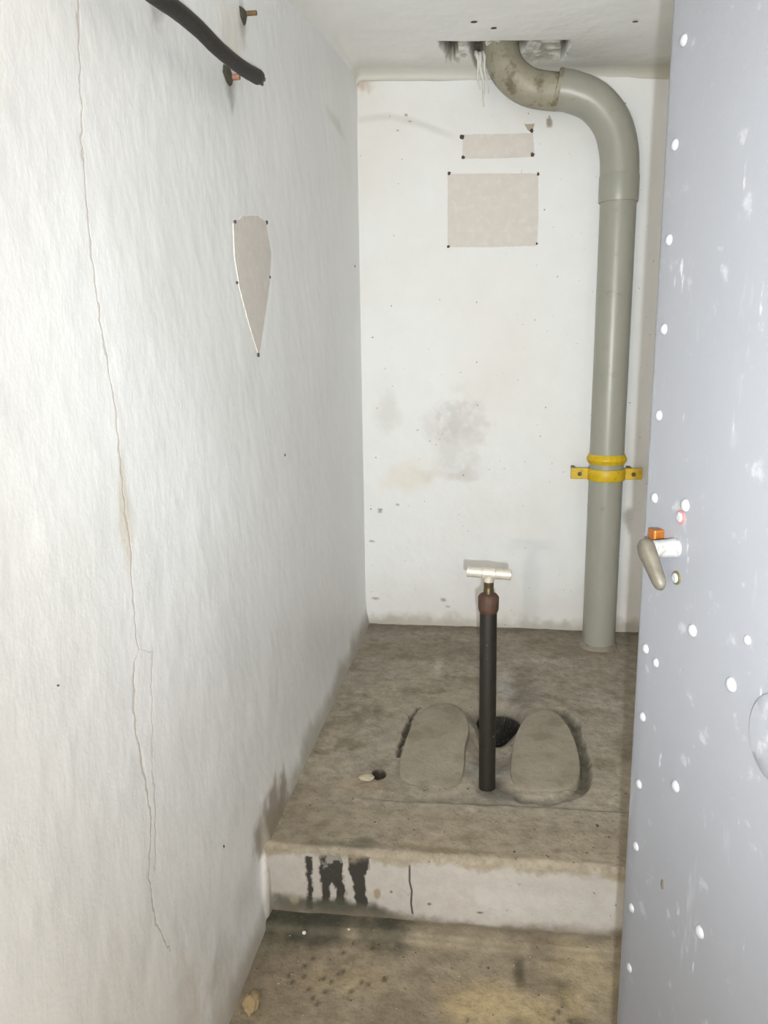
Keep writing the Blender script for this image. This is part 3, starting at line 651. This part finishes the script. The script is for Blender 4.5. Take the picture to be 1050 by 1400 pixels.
bm = bmesh.new(); _lathe(bm, Vector((tt.x, YT, z1 - 0.006)), Vector((0, 0, 1)), [(0, 0.0118), (0.016, 0.0118), (0.019, 0.0108), (0.024, 0.0115), (zh - z1, 0.0110)], 18)
smooth(child('stem', bm, m_stem, stand), 30)
hl = onY(638, 781, YT); hr = onY(699, 786, YT); ax = (hr - hl).normalized(); mid = (hl + hr) / 2; L2 = (hr - hl).length / 2
bm = bmesh.new(); _lathe(bm, mid - ax * L2, ax, [(0, 0.0085), (0.001, 0.0122), (2 * L2 - 0.001, 0.0122), (2 * L2, 0.0100)], 24)
hb = smooth(child('handle_bar', bm, m_bar, stand), 40)
bm = bmesh.new(); _lathe(bm, mid - ax * 0.015, ax, [(0, 0.0126), (0.001, 0.0140), (0.029, 0.0140), (0.030, 0.0126)], 24)
_lathe(bm, Vector((mid.x, mid.y, mid.z - 0.020)), Vector((0, 0, 1)), [(0, 0.0122), (0.018, 0.0130)], 20)
smooth(child('tee_socket', bm, m_bar, stand), 40)

# ------------------------------------------------------------------ riveted steel door, standing open on the right
ALPHA = math.radians(19)
YD = 0.72 * S
e0 = onY(880, 640, YD); 
du = Vector((math.sin(ALPHA), -math.cos(ALPHA), 0)); dnm = Vector((-math.cos(ALPHA), -math.sin(ALPHA), 0)); E0 = Vector((e0.x, e0.y, 0))
DW = 0.70; DT = 0.045; ZD0, ZD1 = 0.012, 1.93
door = empty('door_1', (E0.x, E0.y, ZD0)); tag(door, 'grey riveted steel door standing open with a lever handle', None, kind='structure')
def dpt(px, py, off=0.0): return onPlane(px, py, E0 + dnm * off, dnm)
rb = 0.011; prof2 = []
for t in np.linspace(0, math.pi / 2, 8): prof2.append((rb - rb * math.cos(t), -rb + rb * math.sin(t)))     # (u, n) round the face edge
prof2 += [(u, 0.0) for u in np.linspace(0.03, DW, 30)]
prof2 = [(0.004, -DT), (0.0, -DT + 0.004)] + prof2 + [(DW, -DT)]
zz = np.linspace(ZD0, ZD1, 70); P = np.zeros((len(prof2) + 1, len(zz), 3))
for i, (u, n_) in enumerate(prof2 + [prof2[0]]):
    for j, z in enumerate(zz):
        w = 0.0012 * (float(fbm(np.array(u), np.array(z), 4, 66, 3)) - 0.5) if n_ == 0.0 else 0
        v = E0 + du * u + dnm * (n_ + w); P[i, j] = (v.x, v.y, z)
leaf = grid('leaf', P, None, m_steelpaint, flip=False, parent=door)
bm = bmesh.new(); bm.from_mesh(leaf.data)
bmesh.ops.remove_doubles(bm, verts=bm.verts, dist=1e-5); bmesh.ops.holes_fill(bm, edges=[e for e in bm.edges if e.is_boundary]); bmesh.ops.recalc_face_normals(bm, faces=bm.faces)
bm.to_mesh(leaf.data); bm.free(); smooth(leaf, 35)
# rivets: one mesh, one object each
bm = bmesh.new(); _lathe(bm, Vector((0, 0, -0.002)), Vector((0, 0, 1)), [(0, 0.0054), (0.002, 0.0054), (0.0032, 0.0050), (0.0044, 0.0036), (0.0050, 0.0016), (0.0052, 0.0002)], 14)
riv = bpy.data.meshes.new('rivet'); bmesh.ops.recalc_face_normals(bm, faces=bm.faces); bm.to_mesh(riv); bm.free(); riv.materials.append(m_rivet)
riv.polygons.foreach_set('use_smooth', np.ones(len(riv.polygons), bool))
rq = dnm.to_track_quat('Z', 'Y')
for (a, b, k) in [(935, 55, 1), (923, 198, 1), (915, 328, 1), (908, 450, 1), (901, 568, 1), (895, 681, 1), (883, 887, 1), (897, 906, .9), (879, 980, 1), (874, 1072, 1), (870, 1157, 1), (864, 1241, 1), (861, 1323, 1),
                  (937, 691, 1.15), (947, 862, 1.15), (1000, 936, 1.25), (924, 1075, 1.15), (957, 1274, 1.2), (1022, 875, .8)]:
    o = bpy.data.objects.new('rivet', riv); put(o, door); o.rotation_mode = 'QUATERNION'; o.rotation_quaternion = rq
    o.location = dpt(a, b) - Vector(door.location); o.scale = (k, k, k)
# reddened screw and pale plug below the handle
m_redrim = material('red_paint_rim', lin(130, 84, 80), rough=0.6)
for (nm, a, b, mt, k) in (('screw_head', 931, 707, m_redrim, 1.0), ('hole_plug', 925, 790, m_boltdark, 0.95)):
    bm = bmesh.new(); _lathe(bm, Vector((0, 0, -0.002)), Vector((0, 0, 1)), [(0, 0.0066), (0.0032, 0.0066), (0.0034, 0.005)], 18)
    me = bpy.data.meshes.new(nm); bm.to_mesh(me); bm.free(); me.materials.append(mt)
    o = bpy.data.objects.new(nm, me); put(o, door); o.rotation_mode = 'QUATERNION'; o.rotation_quaternion = rq; o.location = dpt(a, b) - Vector(door.location)
    bm = bmesh.new(); _lathe(bm, Vector((0, 0, 0.0)), Vector((0, 0, 1)), [(0, 0.0048), (0.0022, 0.0048), (0.003, 0.003)], 16)
    me = bpy.data.meshes.new('core'); bm.to_mesh(me); bm.free(); me.materials.append(m_rivet); o2 = bpy.data.objects.new('core', me); put(o2, o)
# oval cover plate at the frame's edge
bm = bmesh.new(); pc = dpt(1062, 1010); n = 40; rows = []
for (k, h) in ((1.0, -0.001), (1.0, 0.0030), (0.94, 0.0042), (0.5, 0.0046)):
    rows.append([bm.verts.new(pc + dnm * h + du * (0.030 * k * math.cos(2 * math.pi * i / n)) + Vector((0, 0, 1)) * (0.036 * k * math.sin(2 * math.pi * i / n))) for i in range(n)])
for r0, r1 in zip(rows[:-1], rows[1:]):
    for i in range(n): bm.faces.new((r0[i], r0[(i + 1) % n], r1[(i + 1) % n], r1[i]))
bm.faces.new(rows[-1]); smooth(child('cover_plate', bm, m_steelpaint, door), 30)
# lever handle
hs = dpt(924, 749); HN = float(min(np.linspace(0.01, 0.08, 300), key=lambda q_: abs(proj(hs + dnm * q_)[0] - 884)))
handle = empty('handle', (0, 0, 0)); C.objects.unlink(handle); C.objects.link(handle); handle.parent = door; handle.location = hs - Vector(door.location)
def hchild(name, bm, mt): return child(name, bm, mt, handle)
bm = bmesh.new(); _lathe(bm, hs - dnm * 0.002, dnm, [(0, 0.0095), (0.007, 0.0095), (0.008, 0.0088), (0.024, 0.0085), (0.025, 0.0072), (HN, 0.0068)], 24); smooth(hchild('spindle', bm, m_scuff), 35)
tip = hs + dnm * HN; lo = onPlane(903, 800, tip, (dnm + Vector((0, 0, 0.0))).normalized())
dl = (lo - tip); LL = dl.length; dl.normalize(); wd = dnm.cross(dl).normalized()
bm = bmesh.new(); rows = []
for (t, w_, th) in ((-0.010, 0.0035, 0.004), (-0.007, 0.0075, 0.0058), (0.0, 0.0092, 0.0068), (0.25 * LL, 0.0088, 0.0062), (0.6 * LL, 0.0078, 0.0055), (LL - 0.004, 0.0070, 0.0050), (LL + 0.001, 0.0058, 0.0040), (LL + 0.004, 0.003, 0.0022)):
    c0 = tip + dl * t
    rows.append([bm.verts.new(c0 + wd * (w_ * math.copysign(abs(math.cos(a)) ** 0.6, math.cos(a))) + dnm * (th * math.copysign(abs(math.sin(a)) ** 0.6, math.sin(a)))) for a in np.linspace(0, 2 * math.pi, 17)[:-1]])
for r0, r1 in zip(rows[:-1], rows[1:]):
    for i in range(16): bm.faces.new((r0[i], r0[(i + 1) % 16], r1[(i + 1) % 16], r1[i]))
bm.faces.new(rows[0][::-1]); bm.faces.new(rows[-1]); smooth(hchild('lever', bm, m_lever), 50)
bm = bmesh.new(); qb = dpt(903, 731); obox(bm, qb + dnm * 0.0045, du, (0, 0, 1), dnm, 0.0065, 0.0062, 0.006, 0.0018); child('latch_bolt', bm, m_brass, door)

# ------------------------------------------------------------------ cut cable on the left wall
XK = XL + 0.045
def lk(px, py, dx=0.045): return onX(px, py, XL + dx)
path = spline([lk(118, -88, -0.03), lk(135, -74, 0.02), lk(160, -52), lk(205, -12), lk(240, 13), lk(270, 38), lk(300, 68), lk(330, 92), lk(352, 105)], 6)
cable = empty('cut_cable', path[-1]); tag(cable, 'thick black cut cable jutting from the left wall near the ceiling', 'cable')
bm = bmesh.new(); tube(bm, path, [0.0118 + 0.0014 * sstep(0.8, 1.0, i / len(path)) for i in range(len(path))], 20, True, 0.03); smooth(child('sheath', bm, m_rubber, cable))
ed = (path[-1] - path[-3]).normalized()
bm = bmesh.new(); bmesh.ops.create_icosphere(bm, subdivisions=3, radius=1)
for v in bm.verts:
    k = 1 + 0.25 * (float(fbm(np.array(v.co.x * 1.0 + v.co.z), np.array(v.co.y - v.co.z), 1.6, 88, 3)) - 0.5) * 2
    v.co = path[-1] + (v.co * k) * 0.0128
smooth(child('cut_end', bm, m_tar, cable))
sd_ = ed.orthogonal().normalized(); sb_ = ed.cross(sd_)
for k in range(6):
    a = k * 1.047; st = path[-1] + (sd_ * math.cos(a) + sb_ * math.sin(a)) * 0.0075
    bm = bmesh.new(); tube(bm, [st, st + ed * 0.013, st + ed * (0.016 + 0.008 * random.random()) + Vector((0, 0, -0.004 * random.random()))], [0.0046, 0.0044, 0.003], 9)
    smooth(child('conductor', bm, m_tar, cable), 50)
# rods left in the wall
def rod(label, name, pa, pb, r, mt, plate):
    A = onX(*pa, XL - 0.004); ln_ = 0.0
    # length from the far end's image position, the rod standing square to the wall
    best = min(np.linspace(0.01, 0.12, 200), key=lambda L_: abs(proj(A + Vector((L_, 0, 0)))[0] - pb[0]))
    B = A + Vector((float(best), 0, 0))
    t = empty(name, A); tag(t, label, 'rod')
    bm = bmesh.new(); tube(bm, [A - Vector((0.01, 0, 0)), A.lerp(B, 0.5), B], [r, r * 1.05, r], 10, True, 0.12); child('rod', bm, mt, t)
    bm = bmesh.new(); rows = []
    for (k, h) in ((1.0, -0.012), (1.0, 0.0), (0.8, 0.003)):
        rows.append([bm.verts.new((XL + float(relief_left(np.array(A.y), np.array(A.z), 0)) + 0.0015 + h, A.y + (onX(*q, XL).y - A.y) * k, A.z + (onX(*q, XL).z - A.z) * k)) for q in plate])
    m_ = len(plate)
    for r0, r1 in zip(rows[:-1], rows[1:]):
        for i in range(m_): bm.faces.new((r0[i], r0[(i + 1) % m_], r1[(i + 1) % m_], r1[i]))
    bm.faces.new(rows[-1]); child('dark_smear', bm, m_smear, t)  # thin dark wedge for the smear at the rod's foot
    return t
rod('rusty rod stub above the black cable in the left wall', 'rod_stub', (331, 19), (351, 18), 0.0042, m_rebar, ((326, 8), (332, 14), (334, 24), (332, 36), (327, 22)))
rod('reddish rod stub below the black cable end in the left wall', 'rod_stub', (311, 106), (328, 107), 0.0050, m_redrod, ((304, 88), (310, 92), (315, 108), (313, 118), (308, 112), (303, 98)))

# ------------------------------------------------------------------ bare plaster where signs were taken down
from mathutils.geometry import delaunay_2d_cdt
def on_wall(u, v, side, h):
    if side == 'L': return Vector((XL + float(relief_left(np.array(u), np.array(v), 0)) + h, u, v))
    return Vector((u, YB + float(relief_back(np.array(u), np.array(v), 0)) - h, v))
def patch(poly, side, parent, th=0.0008, mt=None, name='bare_patch'):
    f = (lambda a, b: (onX(a, b, XL).y, onX(a, b, XL).z)) if side == 'L' else (lambda a, b: (onY(a, b, YB).x, onY(a, b, YB).z))
    pts = []
    for i in range(len(poly)):
        A = Vector(f(*poly[i])); B = Vector(f(*poly[(i + 1) % len(poly)])); k = max(2, int((B - A).length / 0.005))
        for j in range(k): pts.append(A.lerp(B, j / k) + Vector((random.uniform(-1, 1), random.uniform(-1, 1))) * 0.0010)
    nb = len(pts); us = [p.x for p in pts]; vs = [p.y for p in pts]
    g = [(u, v) for u in np.arange(min(us), max(us), 0.012) for v in np.arange(min(vs), max(vs), 0.012)]
    bp = [(p.x, p.y) for p in pts]
    if g:
        U = np.array([q[0] for q in g]); V = np.array([q[1] for q in g]); ok = inpoly(U, V, bp) & (seg_dist(U, V, bp + bp[:1]) > 0.004)
        pts += [Vector((float(u), float(v))) for u, v, k in zip(U, V, ok) if k]
    vv, ee, ff = delaunay_2d_cdt(pts, [(i, (i + 1) % nb) for i in range(nb)], [], 1, 1e-6)[:3]
    bm = bmesh.new(); tv = [bm.verts.new(on_wall(p.x, p.y, side, th)) for p in vv]
    for q in ff: bm.faces.new([tv[i] for i in q])
    for e in [e for e in bm.edges if e.is_boundary]:
        c = [bm.verts.new(w.co + (Vector((-0.005, 0, 0)) if side == 'L' else Vector((0, 0.005, 0)))) for w in e.verts]
        bm.faces.new((e.verts[0], e.verts[1], c[1], c[0]))
    return child(name, bm, mt or m_bare, parent)
def hole(px, py, side, parent, r=0.006, th=0.0022):
    c = onX(px, py, XL) if side == 'L' else onY(px, py, YB); nrm = Vector((1, 0, 0)) if side == 'L' else Vector((0, -1, 0))
    c = on_wall(c.y, c.z, 'L', 0) if side == 'L' else on_wall(c.x, c.z, 'B', 0)
    bm = bmesh.new(); u = Vector((0, 0, 1)); v = nrm.cross(u); n_ = 10
    rr = [r * random.uniform(0.65, 1.25) for _ in range(n_)]
    row = [[bm.verts.new(c + nrm * h + (u * math.cos(6.2832 * i / n_) + v * math.sin(6.2832 * i / n_)) * rr[i] * k) for i in range(n_)] for (h, k) in ((-0.006, 1.0), (th, 1.0), (th + 0.0004, 0.8))]
    for r0, r1 in zip(row[:-1], row[1:]):
        for i in range(n_): bm.faces.new((r0[i], r0[(i + 1) % n_], r1[(i + 1) % n_], r1[i]))
    bm.faces.new(row[-1]); return child('screw_hole', bm, m_hole, parent)
pa = patch(PLATES[0], 'B', wb)
for q, r in (((632, 187), 0.0075), ((633, 215), 0.006), ((727, 179), 0.006), ((728, 212), 0.0075)): hole(*q, 'B', pa, r)
pb_ = patch(PLATES[1], 'B', wb)
for q, r in (((614, 237), 0.006), ((736, 238), 0.005), ((613, 337), 0.005), ((734, 333), 0.004)): hole(*q, 'B', pb_, r)
pc_ = patch(SHIELD, 'L', wl)
for q, r in (((321, 303), 0.0035), ((364, 304), 0.004), ((324, 386), 0.003), ((368, 379), 0.0035), ((353, 485), 0.0045)): hole(*q, 'L', pc_, r)
patch(PLATES[2], 'B', wb, 0.0012, material('chipped_plaster', lin(176, 164, 144), rough=0.85, vary=0.15, vscale=60), 'chipped_patch')

# dark specks on ceiling and walls
def speck(kind, px, py, a, b, parent):
    if kind == 'C': c = onZ(px, py, zceil(0.0)); c.z = zceil(c.x); n_ = Vector((0, 0, -1)); u = Vector((1, 0, 0)); off = 0.002
    elif kind == 'L': c = onX(px, py, XL); n_ = Vector((1, 0, 0)); u = Vector((0, 0, 1)); off = 0.003
    elif kind == 'D': c = dpt(px, py); n_ = dnm; u = Vector((0, 0, 1)); off = 0.0
    v = n_.cross(u); bm = bmesh.new(); bmesh.ops.create_icosphere(bm, subdivisions=2, radius=1)
    for w in bm.verts: w.co = c + n_ * off + u * (w.co.x * a) + v * (w.co.y * b) + n_ * (w.co.z * 0.0015)
    smooth(child('speck', bm, m_speck, parent))
for q in ((648, 31, 0.010, 0.006), (675, 38, 0.009, 0.006), (869, 19, 0.008, 0.004), (421, 29, 0.004, 0.006)): speck('C', *q, ce)
for q in ((76, 937, 0.0012, 0.0014), (304, 1157, 0.0035, 0.0008), (388, 622, 0.0035, 0.0012), (484, 364, 0.004, 0.003)): speck('L', *q, wl)
speck('D', 906, 1209, 0.006, 0.003, door)

# ------------------------------------------------------------------ loose bits on the floor
def lump(name, label, cat, px, py, zb_, rx, ry, rz, mt, seed):
    c = onZ(px, py, zb_); bm = bmesh.new(); bmesh.ops.create_icosphere(bm, subdivisions=3, radius=1)
    for v in bm.verts:
        k = 0.55 + 0.95 * float(fbm(np.array(v.co.x + 3 + v.co.z), np.array(v.co.y + 5 - 0.7 * v.co.z), 1.7, seed, 4, 0.6))
        q = v.co * k; v.co = Vector((q.x * rx, q.y * ry, max(q.z, -0.45) * rz)) + Vector((c.x, c.y, zb_ + 0.35 * rz))
    o = child(name, bm, mt, None); smooth(o, 22); tag(o, label, cat); return o
lump('rubble_piece', 'ochre lump of rubble on the floor against the left wall', 'rubble', 344, 1374, 0.0, 0.015, 0.021, 0.016, m_rock, 5)
lump('plaster_chip', 'pale plaster chip beside the pit left of the footrests', 'plaster chip', 501, 1064, ZP, 0.017, 0.014, 0.005, m_chip, 8)
lump('plaster_crumb', 'tiny white crumb on the floor below the black paint drips', 'crumb', 416, 1276, 0.008, 0.004, 0.004, 0.004, m_lime, 9)
